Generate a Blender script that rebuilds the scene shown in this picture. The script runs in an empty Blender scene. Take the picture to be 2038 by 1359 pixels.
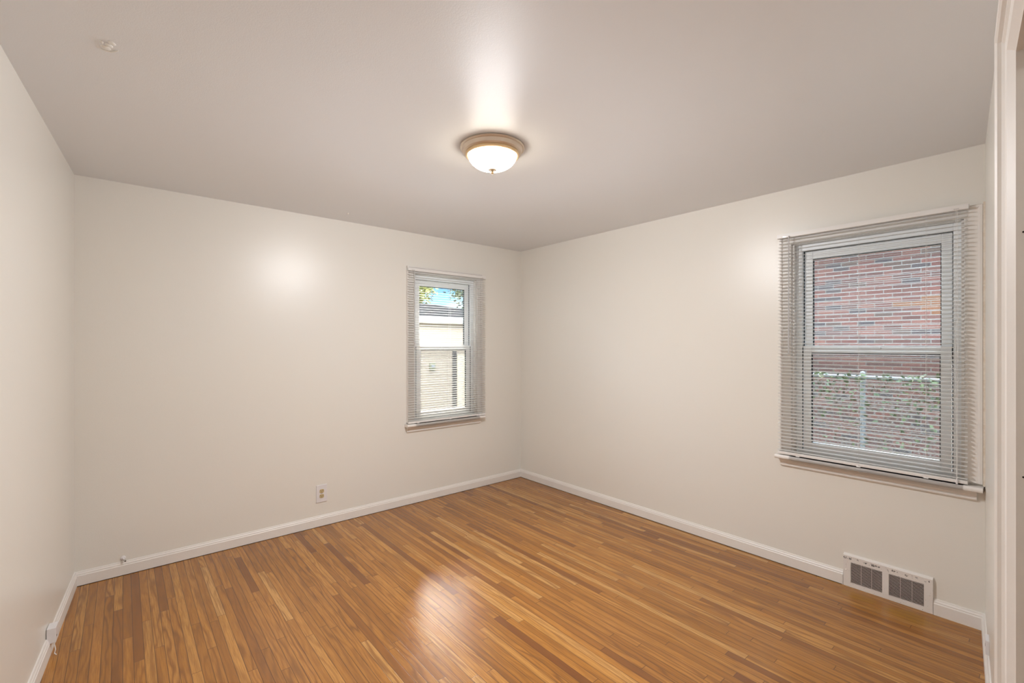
import bpy, bmesh, math, random
from mathutils import Vector, Matrix, noise
random.seed(7)
PI = math.pi
S = bpy.context.scene
C = S.collection
R_ = math.radians

# ------------------------------------------------------------------ camera
H = 1.435
cam_d = bpy.data.cameras.new('camera'); cam = bpy.data.objects.new('camera', cam_d); C.objects.link(cam)
cam.location = (0, 0, H); cam.rotation_euler = (R_(90), 0, R_(-40.2))
cam_d.sensor_fit = 'HORIZONTAL'; cam_d.sensor_width = 36.0
cam_d.lens = 36.0 * 916.6 / 2038.0
cam_d.shift_y = 5.5 / 2038.0
cam_d.clip_start = 0.01; cam_d.clip_end = 300
S.camera = cam

# ------------------------------------------------------------------ view
S.view_settings.view_transform = 'Standard'
S.view_settings.look = 'None'
S.view_settings.exposure = 0.0
S.view_settings.gamma = 1.0
S.view_settings.use_curve_mapping = False

LAMP_L = 27.0      # glow of the ceiling bowl itself
LAMP_W = 66.0     # downward light of the ceiling lamp
HALL_FILL_W = 60.0      # unseen fill lamp added behind the doorway
SKY_S = 3.0
SUN_S = 7.0

# ------------------------------------------------------------------ node helper
class NT:
    def __init__(s, nt): s.nt = nt; nt.nodes.clear()
    def n(s, t, **k):
        nd = s.nt.nodes.new(t)
        for a, b in k.items(): setattr(nd, a, b)
        return nd
    def put(s, sock, v):
        if isinstance(v, bpy.types.NodeSocket): s.nt.links.new(v, sock)
        elif v is not None:
            try: sock.default_value = v
            except Exception: sock.default_value = (v[0], v[1], v[2], 1.0) if len(v) == 3 else v
    def m(s, op, a, b=None, c=None, clamp=False):
        nd = s.n('ShaderNodeMath', operation=op, use_clamp=clamp)
        s.put(nd.inputs[0], a); s.put(nd.inputs[1], b) if b is not None else None
        if c is not None: s.put(nd.inputs[2], c)
        return nd.outputs[0]
    def xyz(s, x=0.0, y=0.0, z=0.0):
        nd = s.n('ShaderNodeCombineXYZ')
        for i, v in enumerate((x, y, z)): s.put(nd.inputs[i], v)
        return nd.outputs[0]
    def sep(s, v):
        nd = s.n('ShaderNodeSeparateXYZ'); s.put(nd.inputs[0], v); return nd.outputs
    def noise(s, vec, scale=5.0, detail=2.0, rough=0.5, dist=0.0):
        nd = s.n('ShaderNodeTexNoise'); s.put(nd.inputs['Vector'], vec)
        nd.inputs['Scale'].default_value = scale; nd.inputs['Detail'].default_value = detail
        nd.inputs['Roughness'].default_value = rough; nd.inputs['Distortion'].default_value = dist
        return nd.outputs[0]
    def white(s, vec):
        nd = s.n('ShaderNodeTexWhiteNoise', noise_dimensions='3D'); s.put(nd.inputs['Vector'], vec)
        return nd.outputs['Value']
    def ramp(s, fac, stops, interp='LINEAR'):
        nd = s.n('ShaderNodeValToRGB'); s.put(nd.inputs[0], fac)
        cr = nd.color_ramp; cr.interpolation = interp
        while len(cr.elements) < len(stops): cr.elements.new(0.5)
        for e, (p, c) in zip(cr.elements, stops):
            e.position = p; e.color = (c[0], c[1], c[2], 1) if not isinstance(c, (int, float)) else (c, c, c, 1)
        return nd.outputs[0]
    def mix(s, fac, a, b, mode='MIX'):
        nd = s.n('ShaderNodeMix', data_type='RGBA', blend_type=mode)
        s.put(nd.inputs[0], fac); s.put(nd.inputs[6], a); s.put(nd.inputs[7], b)
        return nd.outputs[2]
    def coord(s, which='Object'): return s.n('ShaderNodeTexCoord').outputs[which]
    def bump(s, h, strength=0.2, dist=0.01):
        nd = s.n('ShaderNodeBump'); s.put(nd.inputs['Height'], h)
        nd.inputs['Strength'].default_value = strength; nd.inputs['Distance'].default_value = dist
        return nd.outputs[0]

def mat(name, fn=None, color=(.8, .8, .8), rough=.5, metal=0., **kw):
    m = bpy.data.materials.new(name); m.use_nodes = True
    t = NT(m.node_tree); p = t.n('ShaderNodeBsdfPrincipled'); o = t.n('ShaderNodeOutputMaterial')
    t.nt.links.new(p.outputs[0], o.inputs[0])
    t.put(p.inputs['Base Color'], color); p.inputs['Roughness'].default_value = rough
    p.inputs['Metallic'].default_value = metal
    for k, v in kw.items(): t.put(p.inputs[k.replace('_', ' ')], v)
    if fn: fn(t, p, o)
    return m

# ------------------------------------------------------------------ world
w = bpy.data.worlds.new('world'); S.world = w; w.use_nodes = True
t = NT(w.node_tree)
g = t.coord('Generated'); sx = t.sep(g)
sky = t.ramp(sx[2], [(0.0, (.42, .50, .56)), (0.06, (.26, .43, .56)), (0.12, (.13, .33, .53)), (0.30, (2.6, 3.2, 3.9)), (1.0, (5.0, 6.2, 7.6))])
cl = t.noise(t.xyz(t.m('MULTIPLY', sx[0], 3.0), t.m('MULTIPLY', sx[1], 3.0), t.m('MULTIPLY', sx[2], 16.0)), 2.2, 6, .6)
sky = t.mix(t.ramp(cl, [(0.50, 0.0), (0.68, 0.75)]), sky, (.50, .52, .55))
dt = t.n('ShaderNodeVectorMath', operation='DOT_PRODUCT'); t.put(dt.inputs[0], g); dt.inputs[1].default_value = (.462, .711, .53)
bright = t.m('MULTIPLY', t.ramp(dt.outputs['Value'], [(.935, 0.), (.98, 1.)]), t.m('MULTIPLY_ADD', cl, .8, .6))  # unseen bright cloud added so its reflection shows on the floor
sky = t.mix(bright, sky, (40.0, 36.0, 31.0))
bg = t.n('ShaderNodeBackground'); t.put(bg.inputs[0], sky); bg.inputs[1].default_value = SKY_S
wo = t.n('ShaderNodeOutputWorld'); t.nt.links.new(bg.outputs[0], wo.inputs[0])

def light(name, kind, energy, color, loc, rot=(0, 0, 0), **kw):
    d = bpy.data.lights.new(name, kind); d.energy = energy; d.color = color
    for k, v in kw.items(): setattr(d, k, v)
    o = bpy.data.objects.new(name, d); C.objects.link(o); o.location = loc; o.rotation_euler = rot
    return o
sun = light('sun', 'SUN', SUN_S, (1.0, .93, .82), (0, 0, 20), angle=R_(0.6))
sun.rotation_euler = Vector((-0.22, -1.0, 0.95)).to_track_quat('Z', 'Y').to_euler()

# ------------------------------------------------------------------ materials
def wall_fn(base, cool):
    def fn(t, p, o):
        c = t.coord(); n = t.noise(c, 1.3, 3, .6)
        t.put(p.inputs['Base Color'], t.mix(t.ramp(n, [(.35, 0.), (.7, 1.)]), base, cool))
        f = t.noise(c, 240, 3, .6); f2 = t.noise(c, 22, 2, .5)
        t.put(p.inputs['Normal'], t.bump(t.m('ADD', f, t.m('MULTIPLY', f2, .8)), .10, .004))
    return fn
M = {}
M['wall'] = mat('wall_paint', wall_fn((.825, .795, .73), (.815, .79, .735)), rough=.31, Specular_IOR_Level=.5)
M['ceiling'] = mat('ceiling_paint', wall_fn((.86, .88, .905), (.85, .875, .905)), rough=.42, Specular_IOR_Level=.3)
def trim_fn(t, p, o):
    n = t.noise(t.coord(), 9, 3, .6)
    t.put(p.inputs['Base Color'], t.mix(n, (.86, .82, .775), (.80, .765, .725)))
    t.put(p.inputs['Normal'], t.bump(t.noise(t.coord(), 60, 2, .5), .08, .004))
M['trim'] = mat('trim_gloss_paint', trim_fn, rough=.42)
M['stain_trim'] = mat('yellowed_paint', lambda t, p, o: t.put(p.inputs['Base Color'], t.ramp(t.noise(t.coord(), 30, 4, .7), [(.35, (.74, .64, .52)), (.6, (.84, .77, .67))])), rough=.4)
M['vinyl'] = mat('white_vinyl', color=(.91, .93, .94), rough=.35)
M['gasket'] = mat('dark_gasket', color=(.025, .03, .035), rough=.6)
M['gap'] = mat('dark_strip', color=(.015, .01, .008), rough=.9)
def slat_fn(t, p, o):
    tr = t.n('ShaderNodeBsdfTranslucent'); tr.inputs[0].default_value = (.92, .92, .91, 1)
    mx = t.n('ShaderNodeMixShader'); mx.inputs[0].default_value = .60
    t.nt.links.new(p.outputs[0], mx.inputs[1]); t.nt.links.new(tr.outputs[0], mx.inputs[2]); t.nt.links.new(mx.outputs[0], o.inputs[0])
M['slat'] = mat('blind_slat_vinyl', slat_fn, color=(.91, .91, .90), rough=.35)
M['rail'] = mat('blind_rail_enamel', color=(.83, .81, .785), rough=.3)
M['cord'] = mat('white_cord', color=(.85, .85, .84), rough=.7)
M['wand'] = mat('grey_clear_wand', color=(.55, .55, .56), rough=.15)
M['steel'] = mat('bright_steel', color=(.62, .61, .6), rough=.3, metal=1.0)
def glass_fn(t, p, o):
    t.nt.nodes.remove(p)
    tr = t.n('ShaderNodeBsdfTransparent'); tr.inputs[0].default_value = (.96, .98, .97, 1)
    gl = t.n('ShaderNodeBsdfGlossy'); gl.inputs['Roughness'].default_value = .01
    fr = t.n('ShaderNodeFresnel'); fr.inputs[0].default_value = 1.5
    mx = t.n('ShaderNodeMixShader'); t.nt.links.new(t.m('MULTIPLY', fr.outputs[0], 1.4, clamp=True), mx.inputs[0])
    t.nt.links.new(tr.outputs[0], mx.inputs[1]); t.nt.links.new(gl.outputs[0], mx.inputs[2]); t.nt.links.new(mx.outputs[0], o.inputs[0])
M['glass'] = mat('window_glass', glass_fn)
def screen_fn(t, p, o):
    tr = t.n('ShaderNodeBsdfTransparent')
    mx = t.n('ShaderNodeMixShader'); mx.inputs[0].default_value = .24
    t.nt.links.new(tr.outputs[0], mx.inputs[1]); t.nt.links.new(p.outputs[0], mx.inputs[2]); t.nt.links.new(mx.outputs[0], o.inputs[0])
M['screen'] = mat('insect_screen', screen_fn, color=(.02, .02, .022), rough=.8)
def nickel_fn(t, p, o):
    n = t.noise(t.coord(), 14, 3, .5)
    t.put(p.inputs['Base Color'], t.mix(n, (.74, .62, .49), (.82, .74, .65)))
M['nickel'] = mat('warm_brushed_nickel', nickel_fn, rough=.38, metal=.6)
M['gold'] = mat('pale_gold_ring', color=(.80, .60, .36), rough=.33, metal=.8)
M['finial'] = mat('gold_finial', color=(.16, .10, .04), rough=.5, metal=.3)
def bowl_fn(t, p, o):
    n = t.noise(t.coord(), 9, 4, .6, 1.5)
    t.put(p.inputs['Emission Color'], t.mix(n, (1.0, .86, .68), (1.0, .90, .76)))
    p.inputs['Emission Strength'].default_value = LAMP_L
M['bowl'] = mat('lit_alabaster_glass', bowl_fn, color=(.95, .93, .88), rough=.25)
M['white_plastic'] = mat('white_plastic', color=(.80, .775, .78), rough=.35)
M['almond'] = mat('almond_plastic', color=(.58, .46, .25), rough=.35)
M['slot'] = mat('dark_slot', color=(.03, .02, .015), rough=.8)
def reg_fn(t, p, o):
    c = t.coord('Generated'); s = t.sep(t.coord())
    n = t.noise(t.coord(), 52, 5, .8)
    band = t.ramp(s[2], [(.0, 0.), (.150, .0), (.166, .55), (.174, .55), (.178, 0.)])
    chips = t.m('GREATER_THAN', t.m('ADD', t.m('MULTIPLY', band, .28), n), .705)
    spk = t.m('GREATER_THAN', t.noise(t.coord(), 160, 2, .6), .73)
    t.put(p.inputs['Base Color'], t.mix(t.m('MAXIMUM', chips, spk), (.80, .76, .72), (.03, .028, .025)))
M['register'] = mat('chipped_register_paint', reg_fn, rough=.4)
M['ceil_patch'] = mat('dried_glue', color=(.84, .83, .79), rough=.3)

# floor: 38 mm oak strips running along y
def floor_fn(t, p, o):
    c = t.sep(t.coord()); x, y = c[0], c[1]
    W = .038
    fx = t.m('DIVIDE', x, W); i = t.m('FLOOR', fx); u = t.m('SUBTRACT', fx, i)
    r1 = t.white(t.xyz(i, 3.7, 0)); r2 = t.white(t.xyz(i, 9.1, 5))
    L = t.m('MULTIPLY_ADD', r2, .9, .55)
    fy = t.m('DIVIDE', t.m('MULTIPLY_ADD', r1, 3.0, y), L); j = t.m('FLOOR', fy); v = t.m('SUBTRACT', fy, j)
    rid = t.white(t.xyz(i, j, 1.3)); rid2 = t.white(t.xyz(i, j, 7.9)); rid3 = t.white(t.xyz(i, j, 4.4))
    base = t.ramp(rid, [(0., (.17, .050, .007)), (.07, (.26, .090, .010)), (.22, (.37, .148, .018)), (.7, (.47, .195, .030)), (.93, (.55, .26, .055)), (1., (.62, .33, .10))])
    # growth-ring figure: warped bands, stretched along the strip, shifted per board
    ox = t.m('MULTIPLY', rid2, 37.0)
    wv = t.xyz(t.m('MULTIPLY_ADD', x, 9.0, ox), t.m('MULTIPLY', y, 1.1), t.m('MULTIPLY', rid3, 19.0))
    warp = t.noise(wv, 1.4, 2.5, .55)
    freq = t.m('MULTIPLY_ADD', rid3, 34., 16.)
    rings = t.m('SINE', t.m('MULTIPLY', t.m('MULTIPLY_ADD', x, 6.0, t.m('MULTIPLY', warp, 1.0)), freq))
    rings = t.m('POWER', t.m('MULTIPLY_ADD', rings, .5, .5), 2.2)
    str_ = t.m('MULTIPLY_ADD', rid2, .50, .25)
    col = t.mix(t.m('MULTIPLY', rings, str_), base, (.15, .050, .008))
    # pores and fine streaks
    fine = t.noise(t.xyz(t.m('MULTIPLY_ADD', x, 420., ox), t.m('MULTIPLY', y, 9.0), rid2), 1.0, 3, .6)
    col = t.mix(t.ramp(fine, [(.42, .0), (.68, .70)]), col, (.20, .075, .012))
    big = t.noise(t.xyz(t.m('MULTIPLY', x, 1.0), t.m('MULTIPLY', y, .6), 0), 1.6, 3, .6)
    col = t.mix(t.ramp(big, [(.35, .20), (.65, .0)]), col, (.42, .19, .055))
    # amber spill marks in front of the heat register
    def blob(cx, cy, rx, ry, k):
        dx = t.m('DIVIDE', t.m('SUBTRACT', x, cx), rx); dy = t.m('DIVIDE', t.m('SUBTRACT', y, cy), ry)
        d = t.m('ADD', t.m('MULTIPLY', dx, dx), t.m('MULTIPLY', dy, dy))
        d = t.m('ADD', d, t.m('MULTIPLY', t.m('SUBTRACT', t.noise(t.xyz(x, y, 0), 14, 3, .6), .5), 1.6))
        return t.m('MULTIPLY', t.ramp(d, [(.3, 1.), (1., 0.)]), k)
    col = t.mix(blob(3.17, .50, .075, .13, .75), col, (.36, .17, .018))
    col = t.mix(blob(3.20, .74, .06, .11, .65), col, (.38, .18, .022))
    # dark worn marks and paint specks
    dk = t.noise(t.xyz(t.m('MULTIPLY', x, 5.0), t.m('MULTIPLY', y, 1.6), 8), 1.7, 4, .65)
    col = t.mix(t.ramp(dk, [(.70, .0), (.80, .55)]), col, (.14, .055, .02))
    spk = t.ramp(t.noise(t.xyz(x, y, 2), 55, 1, .4), [(.86, 0.), (.875, .6)])
    col = t.mix(spk, col, (.8, .75, .66))
    # gaps
    e = t.m('MINIMUM', u, t.m('SUBTRACT', 1.0, u)); ev = t.m('MULTIPLY', t.m('MINIMUM', v, t.m('SUBTRACT', 1.0, v)), t.m('DIVIDE', L, W))
    gap = t.m('MINIMUM', e, ev)
    gm = t.ramp(gap, [(.0, 1.), (.022, .85), (.045, 0.)])
    col = t.mix(t.m('MULTIPLY', gm, .80), col, (.07, .028, .01))
    t.put(p.inputs['Base Color'], col)
    hgt = t.m('ADD', t.m('MULTIPLY', gm, -1.0), t.m('ADD', t.m('MULTIPLY', fine, -.15), t.m('MULTIPLY', rid2, .25)))
    t.put(p.inputs['Normal'], t.bump(hgt, .16, .002))
    t.put(p.inputs['Roughness'], t.m('MULTIPLY_ADD', big, .16, .16))
M['floor'] = mat('oak_strip_floor', floor_fn, rough=.28, Specular_IOR_Level=.62)

def brick_fn(t, p, o):
    c = t.sep(t.coord()); y, z = c[1], c[2]
    bw, bh = .2127, .0677
    fz = t.m('DIVIDE', z, bh); r = t.m('FLOOR', fz); v = t.m('SUBTRACT', fz, r)
    fy = t.m('ADD', t.m('DIVIDE', y, bw), t.m('MULTIPLY', t.m('MODULO', t.m('ADD', r, 400.), 2.0), .5))
    k = t.m('FLOOR', fy); u = t.m('SUBTRACT', fy, k)
    rid = t.white(t.xyz(k, r, 2.2)); rid2 = t.white(t.xyz(k, r, 8.8))
    col = t.ramp(rid, [(0., (.050, .014, .011)), (.25, (.078, .021, .015)), (.5, (.105, .031, .022)), (.72, (.13, .044, .030)), (.84, (.045, .028, .021)), (.90, (.012, .015, .020))], 'CONSTANT')
    col = t.mix(t.m('MULTIPLY', rid2, .30), col, (.07, .046, .036))
    # orange glow painted into the colour of a patch of bricks
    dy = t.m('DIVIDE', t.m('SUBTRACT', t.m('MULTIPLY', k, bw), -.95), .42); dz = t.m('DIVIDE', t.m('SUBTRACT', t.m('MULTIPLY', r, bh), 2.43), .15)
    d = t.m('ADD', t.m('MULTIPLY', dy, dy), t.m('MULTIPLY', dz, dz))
    glow_m = t.m('LESS_THAN', t.m('ADD', d, t.m('MULTIPLY', rid, 1.2)), 1.15)
    col = t.mix(t.m('MULTIPLY', glow_m, .75), col, (.155, .055, .012))
    mu = t.m('LESS_THAN', t.m('MINIMUM', u, t.m('SUBTRACT', 1., u)), .022)
    mv = t.m('LESS_THAN', t.m('MINIMUM', v, t.m('SUBTRACT', 1., v)), .075)
    mm = t.m('MAXIMUM', mu, mv)
    n = t.noise(t.coord(), 60, 4, .7)
    col = t.mix(t.m('MULTIPLY', n, .4), col, (.12, .06, .05))
    t.put(p.inputs['Base Color'], t.mix(mm, col, (.16, .148, .135)))
    t.put(p.inputs['Normal'], t.bump(t.m('ADD', t.m('MULTIPLY', mm, -1.), t.m('MULTIPLY', n, .4)), .6, .006))
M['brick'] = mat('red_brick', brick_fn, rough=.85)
M['siding'] = mat('cream_siding', color=(.255, .205, .160), rough=.7, Specular_IOR_Level=.2)
M['gutter'] = mat('white_aluminium', color=(.45, .45, .44), rough=.4)
def shingle_fn(t, p, o):
    c = t.sep(t.coord()); n = t.noise(t.xyz(t.m('MULTIPLY', c[0], 3.), t.m('MULTIPLY', c[1], 9.), 0), 2.4, 4, .7)
    t.put(p.inputs['Base Color'], t.ramp(n, [(.40, (.007, .007, .008)), (.55, (.020, .020, .021)), (.7, (.034, .033, .033))]))
M['shingle'] = mat('grey_shingles', shingle_fn, rough=1.0, Specular_IOR_Level=0.0)
M['galv'] = mat('galvanised_pipe', color=(.16, .18, .20), rough=.6)
M['wire'] = mat('galvanised_wire', color=(.15, .15, .15), rough=.6)
def leaf(name, a, b):
    return mat(name, lambda t, p, o: t.put(p.inputs['Base Color'], t.mix(t.ramp(t.noise(t.coord(), 6, 3, .7), [(.35, 0.), (.65, 1.)]), a, b)), rough=.55)
M['leaf_y'] = leaf('yellow_green_leaves', (.10, .13, .02), (.22, .20, .03))
M['leaf_g'] = leaf('olive_leaves', (.03, .05, .015), (.10, .11, .03))
M['leaf_v'] = leaf('vine_leaves', (.012, .032, .010), (.055, .080, .022))
M['bark'] = mat('bark', color=(.12, .085, .06), rough=.9)
M['grass'] = mat('dry_grass_ground', lambda t, p, o: t.put(p.inputs['Base Color'], t.ramp(t.noise(t.coord(), 3, 6, .7), [(.35, (.03, .04, .015)), (.7, (.09, .08, .05))])), rough=.95)
M['black_metal'] = mat('black_metal', color=(.015, .015, .017), rough=.5)
M['pale_board'] = mat('pale_board', color=(.42, .34, .25), rough=.6)
M['meter_green'] = mat('green_grey_enamel', color=(.13, .14, .08), rough=.5)
M['outer'] = mat('exterior_render', color=(.45, .42, .38), rough=.9)

# ------------------------------------------------------------------ mesh helpers
class MB:
    def __init__(s): s.b = bmesh.new()
    def box(s, x0, x1, y0, y1, z0, z1, bev=0.0):
        m = bmesh.new(); vs = [m.verts.new(p) for p in ((x0,y0,z0),(x1,y0,z0),(x1,y1,z0),(x0,y1,z0),(x0,y0,z1),(x1,y0,z1),(x1,y1,z1),(x0,y1,z1))]
        for f in ((0,3,2,1),(4,5,6,7),(0,1,5,4),(1,2,6,5),(2,3,7,6),(3,0,4,7)): m.faces.new([vs[i] for i in f])
        if bev: bmesh.ops.bevel(m, geom=list(m.edges), offset=bev, segments=2, affect='EDGES', profile=.6)
        s.merge(m); return s
    def merge(s, m, mtx=None):
        if mtx: m.transform(mtx)
        me = bpy.data.meshes.new('tmp'); m.to_mesh(me); m.free(); s.b.from_mesh(me); bpy.data.meshes.remove(me)
    def prism(s, pts, axis, a0, a1):
        # closed profile pts (p,q) extruded along axis ('x','y','z') from a0 to a1
        def P(p, q, a): return {'x': (a, p, q), 'y': (p, a, q), 'z': (p, q, a)}[axis]
        A = [s.b.verts.new(P(p, q, a0)) for p, q in pts]; B = [s.b.verts.new(P(p, q, a1)) for p, q in pts]
        n = len(pts)
        for i in range(n): s.b.faces.new((A[i], A[(i+1) % n], B[(i+1) % n], B[i]))
        s.b.faces.new(A[::-1]); s.b.faces.new(B); return s
    def sweep(s, frames, pts, close=True):
        # frames: list of functions (p,q)->xyz ; joins the profile between frames
        rings = [[s.b.verts.new(f(p, q)) for p, q in pts] for f in frames]; n = len(pts)
        for A, B in zip(rings, rings[1:]):
            for i in range(n): s.b.faces.new((A[i], A[(i+1) % n], B[(i+1) % n], B[i]))
        s.b.faces.new(rings[0][::-1]); s.b.faces.new(rings[-1]); return s
    def lathe(s, prof, c=(0, 0, 0), seg=64, axis='z'):
        rings = []
        for r, z in prof:
            if r < 1e-6: rings.append([s.b.verts.new((0, 0, z))])
            else: rings.append([s.b.verts.new((r*math.cos(2*PI*i/seg), r*math.sin(2*PI*i/seg), z)) for i in range(seg)])
        new = [v for r in rings for v in r]
        for A, B in zip(rings, rings[1:]):
            for i in range(seg):
                a0, a1 = A[i % len(A)], A[(i+1) % len(A)]; b0, b1 = B[i % len(B)], B[(i+1) % len(B)]
                q = []
                for v in (a0, a1, b1, b0):
                    if v not in q: q.append(v)
                if len(q) > 2: s.b.faces.new(q)
        if axis == 'y': mt = Matrix.Rotation(R_(90), 4, 'X')
        elif axis == 'x': mt = Matrix.Rotation(R_(90), 4, 'Y')
        else: mt = Matrix.Identity(4)
        mt = Matrix.Translation(c) @ mt
        for v in new: v.co = mt @ v.co
        return s
    def tube(s, pts, r, seg=8):
        pts = [Vector(p) for p in pts]; rings = []
        rr = r if isinstance(r, (list, tuple)) else [r]*len(pts)
        for i, p in enumerate(pts):
            d = (pts[min(i+1, len(pts)-1)] - pts[max(i-1, 0)]).normalized()
            up = Vector((0, 0, 1)) if abs(d.z) < .9 else Vector((1, 0, 0))
            a = d.cross(up).normalized(); b = d.cross(a)
            rings.append([s.b.verts.new(p + rr[i]*(a*math.cos(2*PI*k/seg) + b*math.sin(2*PI*k/seg))) for k in range(seg)])
        for A, B in zip(rings, rings[1:]):
            for k in range(seg): s.b.faces.new((A[k], A[(k+1) % seg], B[(k+1) % seg], B[k]))
        s.b.faces.new(rings[0][::-1]); s.b.faces.new(rings[-1]); return s
    def build(s, name, m, parent=None, smooth=False, loc=None, rotz=0.0):
        bmesh.ops.recalc_face_normals(s.b, faces=list(s.b.faces))
        me = bpy.data.meshes.new(name); s.b.to_mesh(me); s.b.free(); me.materials.append(m)
        if smooth:
            for p in me.polygons: p.use_smooth = True
            try: me.set_sharp_from_angle(angle=R_(35))
            except Exception: pass
        o = bpy.data.objects.new(name, me); C.objects.link(o)
        if loc is not None: o.location = loc
        if rotz: o.rotation_euler = (0, 0, rotz)
        if parent: o.parent = parent
        return o
def tag(o, label=None, cat=None, group=None, kind=None):
    for k, v in (('label', label), ('category', cat), ('group', group), ('kind', kind)):
        if v: o[k] = v
    return o
def empty(name, loc=(0, 0, 0), rotz=0.0):
    o = bpy.data.objects.new(name, None); C.objects.link(o); o.location = loc; o.rotation_euler = (0, 0, rotz)
    o.empty_display_size = .1
    return o

# ------------------------------------------------------------------ room shell
D = 3.757; WX = 3.300; ZC = 2.44; TH = .20
LS = math.tan(R_(3.65))                     # left wall leans off square
FS = .097                                   # near wall leans off square
lx = lambda y: -.22 - LS*(D - y)
fy = lambda x: .232 - FS*(WX - x)
XL, YL = -.468, fy(-.468)

b = MB(); b.box(-1.2, WX+.2, -1.9, D+.2, -.12, 0)
tag(b.build('floor', M['floor']), 'honey brown oak strip floor', 'floor', kind='structure')
b = MB(); b.box(-1.2, WX+.2, -1.9, D+.2, ZC, ZC+.12)
tag(b.build('ceiling', M['ceiling']), 'smooth off-white painted ceiling', 'ceiling', kind='structure')

# openings
BX0, BX1 = 2.004, 2.707
RY0, RY1 = .306, 1.102
Z0, Z1 = .715, 2.085
b = MB()
b.box(-1.2, BX0, D, D+TH, 0, ZC); b.box(BX1, WX+TH, D, D+TH, 0, ZC)
b.box(BX0, BX1, D, D+TH, 0, Z0); b.box(BX0, BX1, D, D+TH, Z1, ZC)
tag(b.build('wall_back', M['wall']), 'cream painted wall with the narrow window', 'wall', kind='structure')
b = MB()
b.box(WX, WX+TH, -1.9, RY0, 0, ZC); b.box(WX, WX+TH, RY1, D+.0, 0, ZC)
b.box(WX, WX+TH, RY0, RY1, 0, Z0); b.box(WX, WX+TH, RY0, RY1, Z1, ZC)
tag(b.build('wall_right', M['wall']), 'cream painted wall with the wide window and the heat register', 'wall', kind='structure')
b = MB()
b.prism([(lx(D+.001), D+.001), (lx(YL-.2), YL-.2), (lx(YL-.2)-.2, YL-.2), (lx(D)-.2, D+.001)], 'z', 0, ZC)
tag(b.build('wall_left', M['wall']), 'cream painted wall along the left side', 'wall', kind='structure')
# near wall with the doorway
DX0, DX1, DZ = .66, 1.502, 2.080
FT = .12
b = MB()
def fseg(x0, x1, z0, z1): b.prism([(x0, fy(x0)), (x1, fy(x1)), (x1, fy(x1)-FT), (x0, fy(x0)-FT)], 'z', z0, z1)
fseg(XL-.05, DX0, 0, ZC); fseg(DX1, WX+.001, 0, ZC); fseg(DX0, DX1, DZ, ZC)
tag(b.build('wall_front', M['wall']), 'cream painted wall holding the doorway', 'wall', kind='structure')
# hall behind the doorway
b = MB(); b.box(-1.2, 3.3, -1.9, -1.75, 0, ZC); b.box(-1.2, -1.05, -1.9, YL-.1, 0, ZC)
b.box(-1.2, XL-.02, YL-.22, YL-.1, 0, ZC)
tag(b.build('wall_hall', M['wall']), 'cream hall wall beyond the doorway', 'wall', kind='structure')

# baseboards (profile: q up, p out from wall)
BP = [(0, 0), (.014, 0), (.014, .060), (.011, .064), (.011, .070), (.007, .076), (.005, .083), (0, .084)]
SH = []
def base(name, segs, label):
    b = MB()
    for (x0, y0, x1, y1, nx, ny) in segs:
        b.sweep([lambda p, q, x=x0, y=y0: (x+nx*p, y+ny*p, q), lambda p, q, x=x1, y=y1: (x+nx*p, y+ny*p, q)], BP)
    o = b.build(name, M['trim']); tag(o, label, 'baseboard', kind='structure'); return o
base('baseboard_back', [(lx(D), D, WX, D, 0, -1)], 'white baseboard under the narrow window')
base('baseboard_right', [(WX, fy(WX), WX, .424, -1, 0), (WX, .826, WX, D, -1, 0)], 'white baseboard broken by the heat register')
a = R_(3.65)
base('baseboard_left', [(lx(YL), YL, lx(D), D, math.cos(a), -math.sin(a))], 'white baseboard along the left wall')
n2 = math.hypot(1, FS)
base('baseboard_front', [(DX1+.09, fy(DX1+.09), WX, fy(WX), -FS/n2, 1/n2), (XL, fy(XL), DX0-.09, fy(DX0-.09), -FS/n2, 1/n2)], 'white baseboard beside the doorway')
# dark strip laid along the joint between floor and boards
b = MB()
b.box(lx(D)+.01, WX-.01, D-.0165, D-.0135, -.002, .0025); b.box(WX-.0165, WX-.0135, .83, D-.01, -.002, .0025)
tag(b.build('trim_1', M['gap']), 'dark strip along the joint at the foot of the baseboards', 'joint', kind='structure')

# ------------------------------------------------------------------ doorway casing
CP = [(.003, 0), (.003, .001), (.012, .010), (.016, .014), (.021, .013), (.024, .011), (.046, .015), (.050, .020), (.054, .020), (.056, .027), (.060, .031), (.074, .031), (.078, .028), (.078, 0)]
door = empty('door_1', (DX1, fy(DX1), 0)); tag(door, 'cased doorway at the right edge of the room', 'doorway', kind='structure')
door_inv = Matrix.Translation((-DX1, -fy(DX1), 0))
def dloc(x, y, z): return (x-DX1, y-fy(DX1), z)
ux, uy = 1/n2, FS/n2; nx, ny = -FS/n2, 1/n2
def fr(xo, zo, sx, sz):
    return lambda p, q: dloc(xo + sx*p*ux + nx*q, fy(xo) + sx*p*uy + ny*q, zo + sz*p)
b = MB(); b.sweep([fr(DX1, 0, 1, 0), fr(DX1, DZ, 1, 1), fr(DX0, DZ, -1, 1), fr(DX0, 0, -1, 0)], CP)
b.build('casing', M['trim'], door)
b = MB()
JD = FT + .004
def jseg(x0, x1, z0, z1): b.prism([(x0-DX1, fy(x0)-fy(DX1)+.001), (x1-DX1, fy(x1)-fy(DX1)+.001), (x1-DX1, fy(x1)-fy(DX1)-JD), (x0-DX1, fy(x0)-fy(DX1)-JD)], 'z', z0, z1)
jseg(DX1-.001, DX1+.018, 0, DZ); jseg(DX0-.018, DX0+.001, 0, DZ); jseg(DX0-.018, DX1+.018, DZ-.001, DZ+.018)
b.build('jamb', M['trim'], door)
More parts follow.
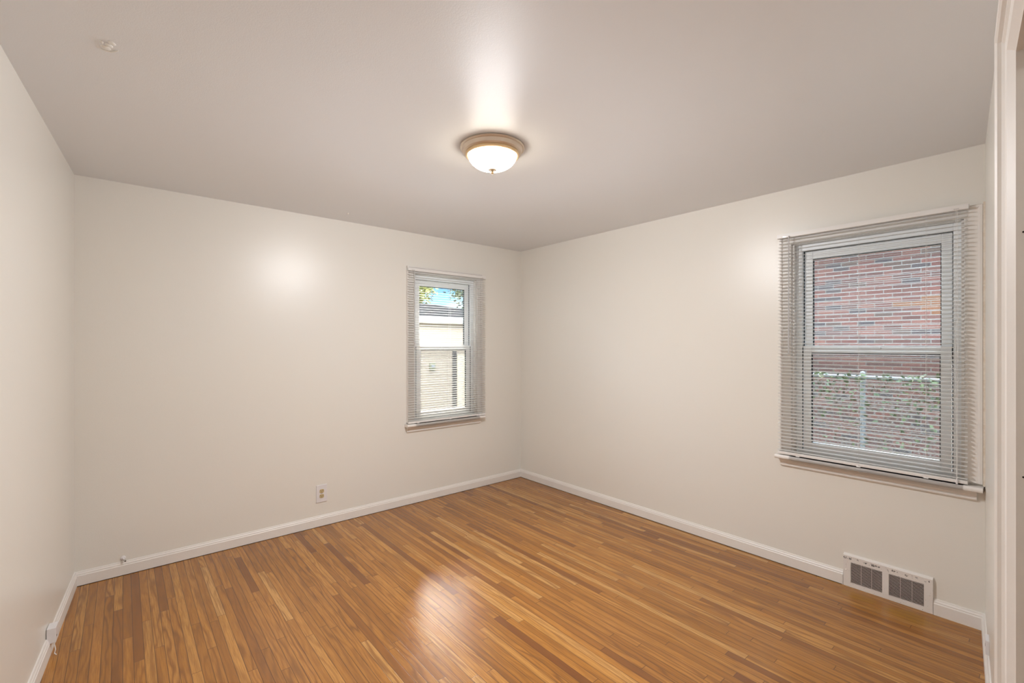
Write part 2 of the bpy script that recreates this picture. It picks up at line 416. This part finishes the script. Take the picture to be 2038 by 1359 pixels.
for z in (1.68, 1.145):
    bb = MB(); bb.lathe([(0, 0), (.0022, 0), (.0018, .0012), (0, .0014)], (-.0018, -.0105, z), 10, 'x'); bb.build('nail_hole', M['slot'], door)

# ------------------------------------------------------------------ windows (local: x along the wall, +y outward, z up)
def make_window(idx, loc, rotz, w, label, glass, side_gap, wide_right=0.0):
    r = empty('window_%d' % idx, loc, rotz); tag(r, label, 'window', kind='structure')
    h = w/2
    cp = [(0, 0), (.0, -.014), (.004, -.018), (.050, -.018), (.056, -.024), (.066, -.024), (.068, -.020), (.068, 0)]
    b = MB()   # casing: left leg, head, right leg swept with mitres
    F = lambda x, z, sx, sz: (lambda p, q: (x + sx*p, q, z + sz*p))
    b.sweep([F(-h, Z0+.02, -1, 0), F(-h, Z1-.01, -1, .9), F(h, Z1-.01, 1, .9), F(h, Z0+.02, 1, 0)], cp)
    b.build('casing', M['trim'], r)
    b = MB()   # stool with rounded nose
    b.prism([(-.055, .722), (-.062, .716), (-.064, .709), (-.062, .702), (-.055, .697), (.0, .697), (.0, .700), (.075, .700), (.075, .722)], 'x', -h, h)
    b.prism([(-.055, .722), (-.062, .716), (-.064, .709), (-.062, .702), (-.055, .697), (-.0005, .697), (-.0005, .722)], 'x', -h-.085, h+.07)
    b.build('stool', M['trim'], r, smooth=True)
    b = MB()
    b.prism([(0, .697), (-.020, .697), (-.019, .676), (-.012, .664), (-.014, .652), (-.010, .645), (0, .644)], 'x', -h-.066, h+.045)
    b.build('apron', M['trim'], r)
    # jamb liner + vinyl frame
    b = MB(); fw = .034
    b.box(-h, -h+.012, -.002, .10, .722, Z1); b.box(h-.012, h, -.002, .10, .722, Z1); b.box(-h, h, -.002, .10, Z1-.012, Z1)
    b.build('jamb_liner', M['trim'], r)
    b = MB(); zt = Z1-.012; zb = .722; H2 = h-.012
    b.box(-H2, -H2+fw, .034, .115, zb, zt, .002); b.box(H2-fw, H2, .034, .115, zb, zt, .002)
    b.box(-H2+fw, H2-fw, .034, .115, zt-.040, zt, .002); b.box(-H2+fw, H2-fw, .034, .115, zb, zb+.034, .002)
    b.build('frame', M['vinyl'], r)
    f0 = H2-fw
    g = glass/2
    # dark weather strips between frame and sash
    b = MB()
    for s in (-1, 1):
        b.box(min(s*(f0-.005), s*f0), max(s*(f0-.005), s*f0), .060, .064, 1.40, zt-.041)
        b.box(min(s*(f0-.004), s*f0), max(s*(f0-.004), s*f0), .036, .040, zb+.036, 1.415)
    b.box(-f0, f0, .061, .063, zt-.043, zt-.040)
    b.build('weather_strip', M['gasket'], r)
    def sash(name, y0, y1, z0, z1, gz0, gz1):
        b = MB(); xo = f0-.0055
        b.box(-xo, -g, y0, y1, z0, z1, .002); b.box(g, xo, y0, y1, z0, z1, .002)
        b.box(-g, g, y0, y1, gz1, z1, .002); b.box(-g, g, y0, y1, z0, gz0, .002)
        s_ = b.build(name, M['vinyl'], r)
        q = MB()
        for s in (-1, 1): q.box(min(s*g, s*(g-.004)), max(s*g, s*(g-.004)), y0+.007, y1-.007, gz0, gz1)
        q.box(-g, g, y0+.007, y1-.007, gz1-.004, gz1)
        q.build('glazing_seal', M['gasket'], s_)
        q = MB(); q.box(-g-.003, g+.003, (y0+y1)/2-.002, (y0+y1)/2+.002, gz0-.003, gz1+.003)
        q.build('glass_pane', M['glass'], s_)
        return s_
    sash('upper_sash', .064, .092, 1.380, zt-.042, 1.428, 1.978)
    lo = sash('lower_sash', .036, .062, zb+.034, 1.424, .812, 1.381)
    b = MB(); b.box(-.05, .05, .028, .038, 1.408, 1.424, .002); b.build('sash_lock', M['vinyl'], lo)
    b = MB(); b.box(-f0, f0, .103, .1045, zb+.02, 1.41); b.build('insect_screen', M['screen'], r)
    return r
BXC = (BX0+BX1)/2; RYC = (RY0+RY1)/2
make_window(1, (BXC, D, 0), 0, BX1-BX0, 'narrow white double-hung window looking at the pale garage', .505, .1)
w2 = make_window(2, (WX, RYC, 0), R_(-90), RY1-RY0, 'wide white double-hung window looking at the brick house', .605, .1)
# yellowed filler strip between the wide window's casing and the room corner
b = MB(); b.box(WX-.023, WX-.0005, .2300, .2379, .725, 2.146); b.build('filler_strip', M['stain_trim']).name = 'trim_2'
tag(bpy.data.objects['trim_2'], 'narrow yellowed paint strip between wide window casing and corner', 'trim', kind='structure')

# ------------------------------------------------------------------ mini blinds
def make_blind(loc, rotz, w, ztop, zbot, label, cords, wand_x, lift_x, wand_len):
    r = empty('window_blind', loc, rotz); tag(r, label, 'window blind', 'mini blinds over the windows')
    h = w/2
    b = MB(); b.prism([(-.013, ztop), (-.013, ztop-.024), (-.011, ztop-.026), (.013, ztop-.026), (.013, ztop), (.0115, ztop), (.0115, ztop-.0245), (-.010, ztop-.0245), (-.0115, ztop-.023), (-.0115, ztop-.001)], 'x', -h, h)
    b.box(-h, -h+.002, -.0128, .0128, ztop-.0255, ztop-.0005); b.box(h-.002, h, -.0128, .0128, ztop-.0255, ztop-.0005)
    hr = b.build('headrail', M['rail'], r)
    for s in (-1, 1):
        q = MB(); q.box(s*(h-.045)-.010, s*(h-.045)+.010, -.0145, -.0128, ztop-.021, ztop-.017)
        q.build('rail_clip', M['steel'], hr)
    # slats
    z0 = zbot+.026; z1 = ztop-.040; n = int(round((z1-z0)/.0215)); tilt = R_(7)
    b = MB(); K = 5; hw = .0125; sag = .0021; th = .00035
    for i in range(n+1):
        zc = z0 + (z1-z0)*i/n + random.uniform(-.0003, .0003); tl = tilt + random.uniform(-.015, .015)
        prof = []
        for k in range(K): 
            s = -1 + 2*k/(K-1); prof.append((hw*s, sag*(1-s*s)))
        pts = prof + [(p, q-th) for p, q in prof[::-1]]
        pr = [(p*math.cos(tl) - q*math.sin(tl), zc + p*math.sin(tl) + q*math.cos(tl)) for p, q in pts]
        sh = random.uniform(-.0008, .0008)
        b.prism(pr, 'x', -h+.004+sh, h-.004+sh)
    b.build('slats', M['slat'], r, smooth=True)
    b = MB(); b.box(-h+.003, h-.003, -.0125, .0125, zbot, zbot+.017, .003)
    br = b.build('bottom_rail', M['rail'], r)
    q = MB()
    for x in cords:
        q.box(x-.010, x+.010, -.0135, .0135, zbot-.0035, zbot+.003, .001); q.build('rail_cap', M['cord'], br); q = MB()
    b = MB()
    for x in cords:
        for y in (-.0145, .0145): b.tube([(x, y, zbot+.006), (x, y, ztop-.025)], .0006, 5)
    b.build('ladder_cords', M['cord'], r)
    b = MB(); b.tube([(wand_x, -.021, ztop-.018), (wand_x, -.023, ztop-.05), (wand_x, -.0235, ztop-.05-wand_len)], .0032, 6)
    b.build('tilt_wand', M['wand'], r)
    b = MB()
    for k, dx in enumerate((-.003, .003)): b.tube([(lift_x+dx, -.019, ztop-.02), (lift_x+dx*1.3, -.020, 1.4), (lift_x+dx*.4, -.020, zbot+.02)], .0009, 5)
    lc = b.build('lift_cord', M['cord'], r)
    q = MB(); q.lathe([(0, 0), (.004, 0), (.005, .012), (.003, .026), (0, .027)], (lift_x, -.020, zbot-.004), 10); q.build('tassel', M['white_plastic'], lc)
    return r
bx0, bx1 = 1.931, 2.792
make_blind(((bx0+bx1)/2, D-.036, 0), 0, bx1-bx0, 2.117, .7275, 'narrow white mini blind with open slats, in front of the pale garage view',
           [-.33, .01, .33], -.372, .342, .68)
ry0, ry1 = .287, 1.175
make_blind((WX-.038, (ry0+ry1)/2, 0), R_(-90), ry1-ry0, 2.144, .7275, 'wide white mini blind with open slats, in front of the brick house view',
           [-.325, -.01, .283], -.372, .402, .72)

# ------------------------------------------------------------------ ceiling lamp
lamp = empty('ceiling_lamp', (1.440, 1.859, ZC)); tag(lamp, 'lit frosted bowl ceiling lamp with a brushed nickel rim', 'ceiling lamp')
b = MB(); b.lathe([(0, 0), (.158, 0), (.163, -.003), (.164, -.008), (.160, -.012), (.154, -.013), (.151, -.020), (.149, -.030), (.142, -.035), (.137, -.036), (.134, -.030), (0, -.012)])
b.build('canopy', M['nickel'], lamp, True)
b = MB(); b.lathe([(.137, -.034), (.139, -.040), (.136, -.047), (.130, -.050), (.124, -.049), (.123, -.043), (.128, -.034)] + [(.137, -.034)])
b.build('rim_ring', M['gold'], lamp, True)
b = MB(); pr = [(.1235, -.040)]
for k in range(0, 17):
    a = k/16*PI/2; pr.append((.1235*math.cos(a)**.85 if k < 16 else 0, -.046 - .070*math.sin(a)**1.15))
b.lathe(pr); b.build('glass_bowl', M['bowl'], lamp, True)
lt = light('lamp_light', 'POINT', LAMP_W, (.95, .965, 1.0), (0, 0, -.150), shadow_soft_size=.11)
lt.parent = lamp
# hand-shaped intensity curve: dimmed upward to keep the ceiling even, boosted downward
lt.data.use_nodes = True; t = NT(lt.data.node_tree)
nz = t.sep(t.n('ShaderNodeTexCoord').outputs['Normal'])[2]
up = t.m('MAXIMUM', nz, .05)
em = t.n('ShaderNodeEmission')
dn = t.m('MULTIPLY_ADD', t.m('MAXIMUM', t.m('MULTIPLY', nz, -1.0), 0.0), 1.3, 1.0)
t.put(em.inputs[1], t.m('MULTIPLY', dn, t.m('MINIMUM', 1.0, t.m('DIVIDE', .0050, t.m('POWER', up, 3.0)))))
lo_ = t.n('ShaderNodeOutputLight'); t.nt.links.new(em.outputs[0], lo_.inputs[0])
b = MB(); b.lathe([(0, -.113), (.020, -.1135), (.021, -.118), (.014, -.121), (.006, -.123), (.005, -.127), (.008, -.130), (.0075, -.134), (.003, -.138), (0, -.139)], seg=32)
b.build('finial', M['finial'], lamp, True)

# ------------------------------------------------------------------ heat register on right wall
reg = empty('heat_register', (WX, .624, 0)); tag(reg, 'white painted metal heat register with chipped paint, low on the wall', 'heat register')
y0, y1 = -.199, .199; zt = .186
GY = [(.015, .163), (-.163, -.014)]       # two grille openings
b = MB()
gz0, gz1 = .026, .147
xf = -.016
b.box(xf, 0, y0, y1, .001, gz0); b.box(xf, 0, y0, y1, gz1, zt-.004)
b.box(xf, 0, y0, GY[1][0], gz0, gz1); b.box(xf, 0, GY[1][1], GY[0][0], gz0, gz1); b.box(xf, 0, GY[0][1], y1, gz0, gz1)
b.prism([(xf-.001, zt-.004), (0, zt-.004), (0, zt+.006), (xf+.006, zt+.002)], 'y', y0, y1)
b.build('faceplate', M['register'], reg)
for g0, g1 in GY:
    b = MB(); n = 17
    for i in range(n):
        z = gz0 + (gz1-gz0)*(i+.5)/n
        b.prism([(xf+.0005, z+.0009), (xf+.0005, z-.0009), (xf+.006, z-.0040), (xf+.006, z-.0030)], 'y', g0, g1)
    for k in (1, 2):
        y = g0+(g1-g0)*k/3; b.box(xf+.006, xf+.008, y-.0006, y+.0006, gz0, gz1)
    b.build('grille', M['register'], reg)
b = MB(); b.box(-.003, .0, -.17, .17, gz0-.004, gz1+.004); b.build('duct_opening', M['slot'], reg)
for y, z in ((.185, .096), (-.185, .096)):
    b = MB(); b.lathe([(0, 0), (.004, 0), (.003, .0016), (0, .002)], (xf, y, z), 12, 'x')
    for v in b.b.verts: v.co.x = 2*xf - v.co.x
    b.build('screw', M['register'], reg, True)

# ------------------------------------------------------------------ duplex outlet
out = empty('wall_outlet', (1.201, D, .256)); tag(out, 'white duplex wall outlet with almond sockets on the left part of the back wall', 'wall outlet')
b = MB(); b.box(-.0415, .0415, -.006, 0, -.068, .068, .0025); b.build('cover_plate', M['white_plastic'], out)
for s in (-1, 1):
    b = MB(); m = bmesh.new()
    pts = []
    for k in range(28):
        a = 2*PI*k/28; pts.append((max(-.0165, min(.0165, .0175*math.cos(a)*1.05)), s*.0195 + max(-.0145, min(.0145, .0175*math.sin(a)))))
    b.prism(pts, 'y', -.009, -.005); so = b.build('socket', M['almond'], out)
    b = MB(); zc = s*.0195
    b.box(-.0080, -.0055, -.0094, -.0088, zc-.001, zc+.0075); b.box(.0055, .0080, -.0094, -.0088, zc-.001, zc+.006)
    b.lathe([(0, 0), (.0026, 0), (.0026, .0006), (0, .0006)], (0, -.0088, zc-.0075), 12, 'y'); b.build('slot', M['slot'], so)
b = MB(); b.lathe([(0, 0), (.003, 0), (.002, .001), (0, .0012)], (0, -.006, 0), 12, 'y'); b.build('screw', M['steel'], out)

# cable stub above the baseboard
st = empty('cable_stub', (.001, D, .103)); tag(st, 'small cable connector stub on the back wall just above the baseboard', 'cable')
b = MB(); b.lathe([(0, 0), (.014, 0), (.013, .004), (.007, .007), (0, .0075)], (0, 0, 0), 20, 'y')
b.build('wall_bushing', M['white_plastic'], st, True)
b = MB(); b.tube([(0, -.004, 0), (.003, -.014, -.002), (.007, -.024, -.006)], .0045, 10); sb = b.build('cable', M['white_plastic'], st, True)
b = MB(); b.tube([(.007, -.023, -.0055), (.011, -.034, -.010)], .0055, 8); b.build('connector', M['steel'], st)
b = MB(); b.tube([(.011, -.0335, -.0098), (.0112, -.0348, -.0104)], .0038, 8); b.build('connector_tip', M['slot'], st)

# phone jack on left baseboard
jy = 3.015
jk = empty('phone_jack', (lx(jy), jy, .0), R_(-3.65)); tag(jk, 'small white surface phone jack box over the left baseboard', 'phone jack')
b = MB(); b.box(.002, .034, -.032, .032, .060, .128, .002); b.build('housing', M['white_plastic'], jk)
b = MB(); b.box(.0340, .0345, -.020, -.012, .082, .090); b.build('port', M['slot'], jk)
b = MB(); b.tube([(.022, -.005, .060), (.026, -.010, .045), (.030, -.014, .020), (.028, -.024, .008), (.036, -.034, .004)], .0018, 6); b.build('wire', M['cord'], jk)
# small wall plate on the near wall
px = 2.86
pl = empty('jack_plate', (px, fy(px), .0), math.atan(FS)); tag(pl, 'small white plate standing off the near wall above its baseboard', 'wall plate')
b = MB(); b.box(-.035, .035, 0, .012, .105, .165, .002); b.build('cover_plate', M['white_plastic'], pl)
b = MB(); b.box(-.006, .006, .012, .0125, .128, .138); b.build('port', M['slot'], pl)

# dried glue marks on the ceiling
def glue(name, x, y, blobs, label):
    b = MB()
    for dx, dy, rx, ry, ang in blobs:
        m = bmesh.new(); bmesh.ops.create_uvsphere(m, u_segments=20, v_segments=10, radius=1.0)
        for v in m.verts: v.co *= 1 + .12*noise.noise(v.co*2.3 + Vector((dx*90, dy*90, 0)))
        m.transform(Matrix.Translation((x+dx, y+dy, ZC-.0005)) @ Matrix.Rotation(ang, 4, 'Z') @ Matrix.Diagonal((rx, ry, .0035, 1)))
        b.merge(m)
    tag(b.build(name, M['ceil_patch'], smooth=True), label, 'glue residue')
glue('glue_residue', -.040, 2.062, [(-.004, .018, .016, .012, .6), (.004, -.004, .013, .010, 1.0), (.012, -.026, .013, .009, .9), (-.014, -.012, .009, .006, 1.4), (.018, .024, .018, .003, -.9), (-.002, .036, .016, .003, 0.1)],
     'white dried glue smear on the ceiling near the left wall')
glue('glue_residue', 1.321, 3.522, [(0, 0, .010, .005, .4), (.006, .018, .007, .004, 1.2), (-.002, -.02, .006, .004, .1)], 'tiny pale glue dab on the ceiling above the blank back wall')

# unseen lamp added in the hall as fill light for the room
hl = empty('hall_fill_lamp', (1.05, -1.0, ZC)); tag(hl, 'unseen round fill lamp added in the hall beyond the doorway', 'ceiling lamp')
b = MB(); b.lathe([(0, 0), (.15, 0), (.152, -.02), (.14, -.03), (0, -.03)]); b.build('canopy', M['nickel'], hl, True)  # canopy of the added fill lamp
M['hall_fill_glass'] = mat('lit_hall_fill_glass', color=(.95, .95, .93), rough=.3, Emission_Color=(1, .95, .9), Emission_Strength=HALL_FILL_W)
b = MB(); b.lathe([(.13, -.028), (.125, -.05), (.10, -.075), (.05, -.092), (0, -.096)]); b.build('glass_bowl', M['hall_fill_glass'], hl, True)  # bowl of the added fill lamp

# ------------------------------------------------------------------ outside: ground
GZ = -.45
b = MB(); b.box(-30, 60, -30, 60, GZ-.2, GZ)
tag(b.build('ground', M['grass']), 'grass and dirt ground outside', 'ground', kind='structure')
b = MB(); b.box(-1.2, WX+TH, -1.9, D+TH, GZ-.05, -.121)
tag(b.build('trim_3', M['outer']), 'foundation below the room floor', 'foundation', kind='structure')

# brick house
bh = empty('brick_house', (8.72, 2, GZ)); tag(bh, 'neighbouring red brick house seen through the wide window', 'house')
b = MB(); b.box(0, 7, -7, 7, 0, 3.9)
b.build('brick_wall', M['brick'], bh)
b = MB(); b.prism([(-.45, 3.9), (-.45, 4.05), (3.5, 6.2), (7.45, 4.05), (7.45, 3.9)], 'y', -7.4, 7.4); b.build('roof', M['shingle'], bh)
b = MB(); b.box(-.56, -.45, -7.4, 7.4, 3.9, 4.02); b.build('gutter', M['gutter'], bh)

# chain link fence
FX = 6.0; FTZ = 1.085
fe = empty('chain_link_fence', (FX, 0, GZ)); tag(fe, 'grey chain-link fence in front of the brick house', 'fence')
ft = FTZ-GZ
b = MB(); b.tube([(0, -2.5, ft), (0, 5.5, ft)], .021, 10); b.build('top_rail', M['galv'], fe, True)
for py in (1.338, -1.1, 3.8):
    b = MB(); b.tube([(.03, py, 0), (.03, py, ft+.03)], .024, 12); b.lathe([(.027, 0), (.028, .02), (.02, .038), (0, .045)], (.03, py, ft+.02), 12)
    b.build('post', M['galv'], fe, True)
b = MB(); sp = .075; y = -2.5-ft
while y < 5.5:
    for sg in (1, -1):
        a0, a1 = (y, y+ft) if sg > 0 else (y+ft, y)
        z0_, z1_ = 0., ft
        # clip to fence extent
        lo, hi = -2.5, 5.5
        def zat(yy): return (yy-a0)/(a1-a0)*ft
        s0 = max(min(a0, a1), lo); s1 = min(max(a0, a1), hi)
        if s1-s0 > .02: b.tube([(sg*.0015, s0, zat(s0)+.02), (sg*.0015, s1, zat(s1)+.02)], .0019, 4)
    y += sp
b.build('wire_mesh', M['wire'], fe)

def leaves(b, pts, size):
    for p in pts:
        s = size*random.uniform(.6, 1.3)
        m = Matrix.Translation(p) @ Matrix.Rotation(random.uniform(0, 6.3), 4, 'Z') @ Matrix.Rotation(random.uniform(-1.2, 1.2), 4, 'X') @ Matrix.Rotation(random.uniform(0, 6.3), 4, 'Y')
        vs = [b.b.verts.new(m @ Vector(q)) for q in ((-s, 0, 0), (-.35*s, .42*s, .05*s), (.4*s, .36*s, .02*s), (s, 0, -.1*s), (.4*s, -.36*s, .02*s), (-.35*s, -.42*s, .05*s))]
        b.b.faces.new(vs)
vine = empty('climbing_vine', (FX, 1.5, GZ)); tag(vine, 'green leafy vine along the top of the chain-link fence', 'vine')
b = MB(); P = []
for k in range(2600):
    y = random.uniform(-1.5, 4.5)
    dens = .35 + .65*max(0, noise.noise(Vector((y*1.3, 3, 0)))+.35)
    d = random.expovariate(1/(.13+.16*dens))
    if random.random() > dens + .25 or d > 1.2: continue
    P.append((random.uniform(-.12, -.03), y-1.5, ft - d + random.uniform(0, .07)))
for k in range(900): P.append((random.uniform(-.12, -.03), random.uniform(-1.5, 4.5)-1.5, random.uniform(.0, ft)))
leaves(b, P, .028); b.build('foliage', M['leaf_v'], vine)
for k in range(12):
    y = random.uniform(-1.3, 4.3)-1.5; pts = [(-.04, y, 0)]
    for i in range(1, 9): y += random.uniform(-.09, .09); pts.append((-.04+random.uniform(-.012, .012), y, ft*i/8))
    b = MB(); b.tube(pts, .005, 5); b.build('stem', M['bark'], vine)

# garage
ga = empty('garage', (5, 8.74, GZ)); tag(ga, 'cream sided garage with a grey shingle roof seen through the narrow window', 'garage')
b = MB(); e = 1.90-GZ; lap = .20; pts = [(0.25, 0)]
z = 0.0
while z < e: pts += [(-.007, z), (0, min(z+lap, e+.05))]; z += lap
pts.append((.25, pts[-1][1]))
b.prism(pts, 'x', -5.5, 3.2); 
b.box(-5.5, 3.2, .25, 5.2, 0, e); b.build('siding', M['siding'], ga)
b = MB(); A = [(-5.8, -.07, e+.12), (3.6, -.07, e+.12), (3.6, 5.5, e+.12), (-5.8, 5.5, e+.12), (-3, 2.5, e+.66), (1.37, 2.5, e+.66)]
lo_ = [b.b.verts.new(p) for p in A]; dn = [b.b.verts.new((p[0], p[1], e+.0)) for p in A[:4]]
for f in ((0, 1, 5, 4), (1, 2, 5), (2, 3, 4, 5), (3, 0, 4)): b.b.faces.new([lo_[i] for i in f])
for i in range(4): b.b.faces.new((lo_[i], dn[i], dn[(i+1) % 4], lo_[(i+1) % 4]))
b.b.faces.new(dn[::-1]); b.build('roof', M['shingle'], ga)
b = MB(); b.prism([(-.07, e+.13), (-.16, e+.13), (-.16, e+.07), (-.13, e+.0), (-.07, e-.01)], 'x', -5.8, 3.6); b.build('gutter', M['gutter'], ga)
bx = empty('utility_box', (5.10, 8.728, .87)); tag(bx, 'small greenish utility box fixed to the cream garage wall', 'utility box')
b = MB(); b.box(-.065, .065, -.06, 0, 0, .15, .01); b.build('housing', M['meter_green'], bx); b = MB(); b.lathe([(0, 0), (.04, 0), (.035, .02), (0, .022)], (0, -.06, .09), 20, 'y'); b.build('dial_cover', M['galv'], bx)

# side gate in front of the garage
gt = empty('side_gate', (4.56, 7.0, GZ)); tag(gt, 'pale board gate with a black post in front of the garage', 'gate')
b = MB(); b.box(-.028, .028, -.028, .028, 0, 1.76); b.build('post', M['black_metal'], gt)
b = MB()
for k in range(7): b.box(.05+k*.14, .185+k*.14, -.012, .012, .08, 1.70)
b.build('board_panel', M['pale_board'], gt)

# trees
def tree(x, y, ht, cz, rad, n, lm, label, size):
    r = empty('tree', (x, y, GZ)); tag(r, label, 'tree')
    b = MB(); cr = cz-GZ
    b.tube([(0, 0, 0), (.05, .03, cr*.5), (0, 0, cr)], [.14, .11, .06], 8)
    tips = []
    for k in range(16):
        a = random.uniform(0, 2*PI); el = random.uniform(-.2, 1.2); L = rad*random.uniform(.6, 1.0)
        p0 = Vector((0, 0, cr*random.uniform(.7, 1.0))); p1 = Vector((math.cos(a)*math.cos(el)*L, math.sin(a)*math.cos(el)*L, cr + math.sin(el)*L))
        mid = (p0+p1)/2 + Vector((0, 0, .1)); b.tube([p0, mid, p1], [.04, .022, .008], 5); tips += [mid, p1, (mid+p1)/2]
    b.build('trunk', M['bark'], r)
    b = MB(); P = []
    for k in range(n):
        c = random.choice(tips); P.append(Vector(c) + Vector((random.gauss(0, rad*.2), random.gauss(0, rad*.2), random.gauss(0, rad*.16))))
    leaves(b, P, size); b.build('foliage', lm, r)
tree(8.05, 15.5, 4, 3.2, .95, 3500, M['leaf_y'], 'yellow-green tree rising behind the left part of the garage roof', .07)
tree(10.1, 13.6, 4, 3.35, 1.15, 1700, M['leaf_g'], 'olive leafed tree rising at the right end of the garage roof', .07)
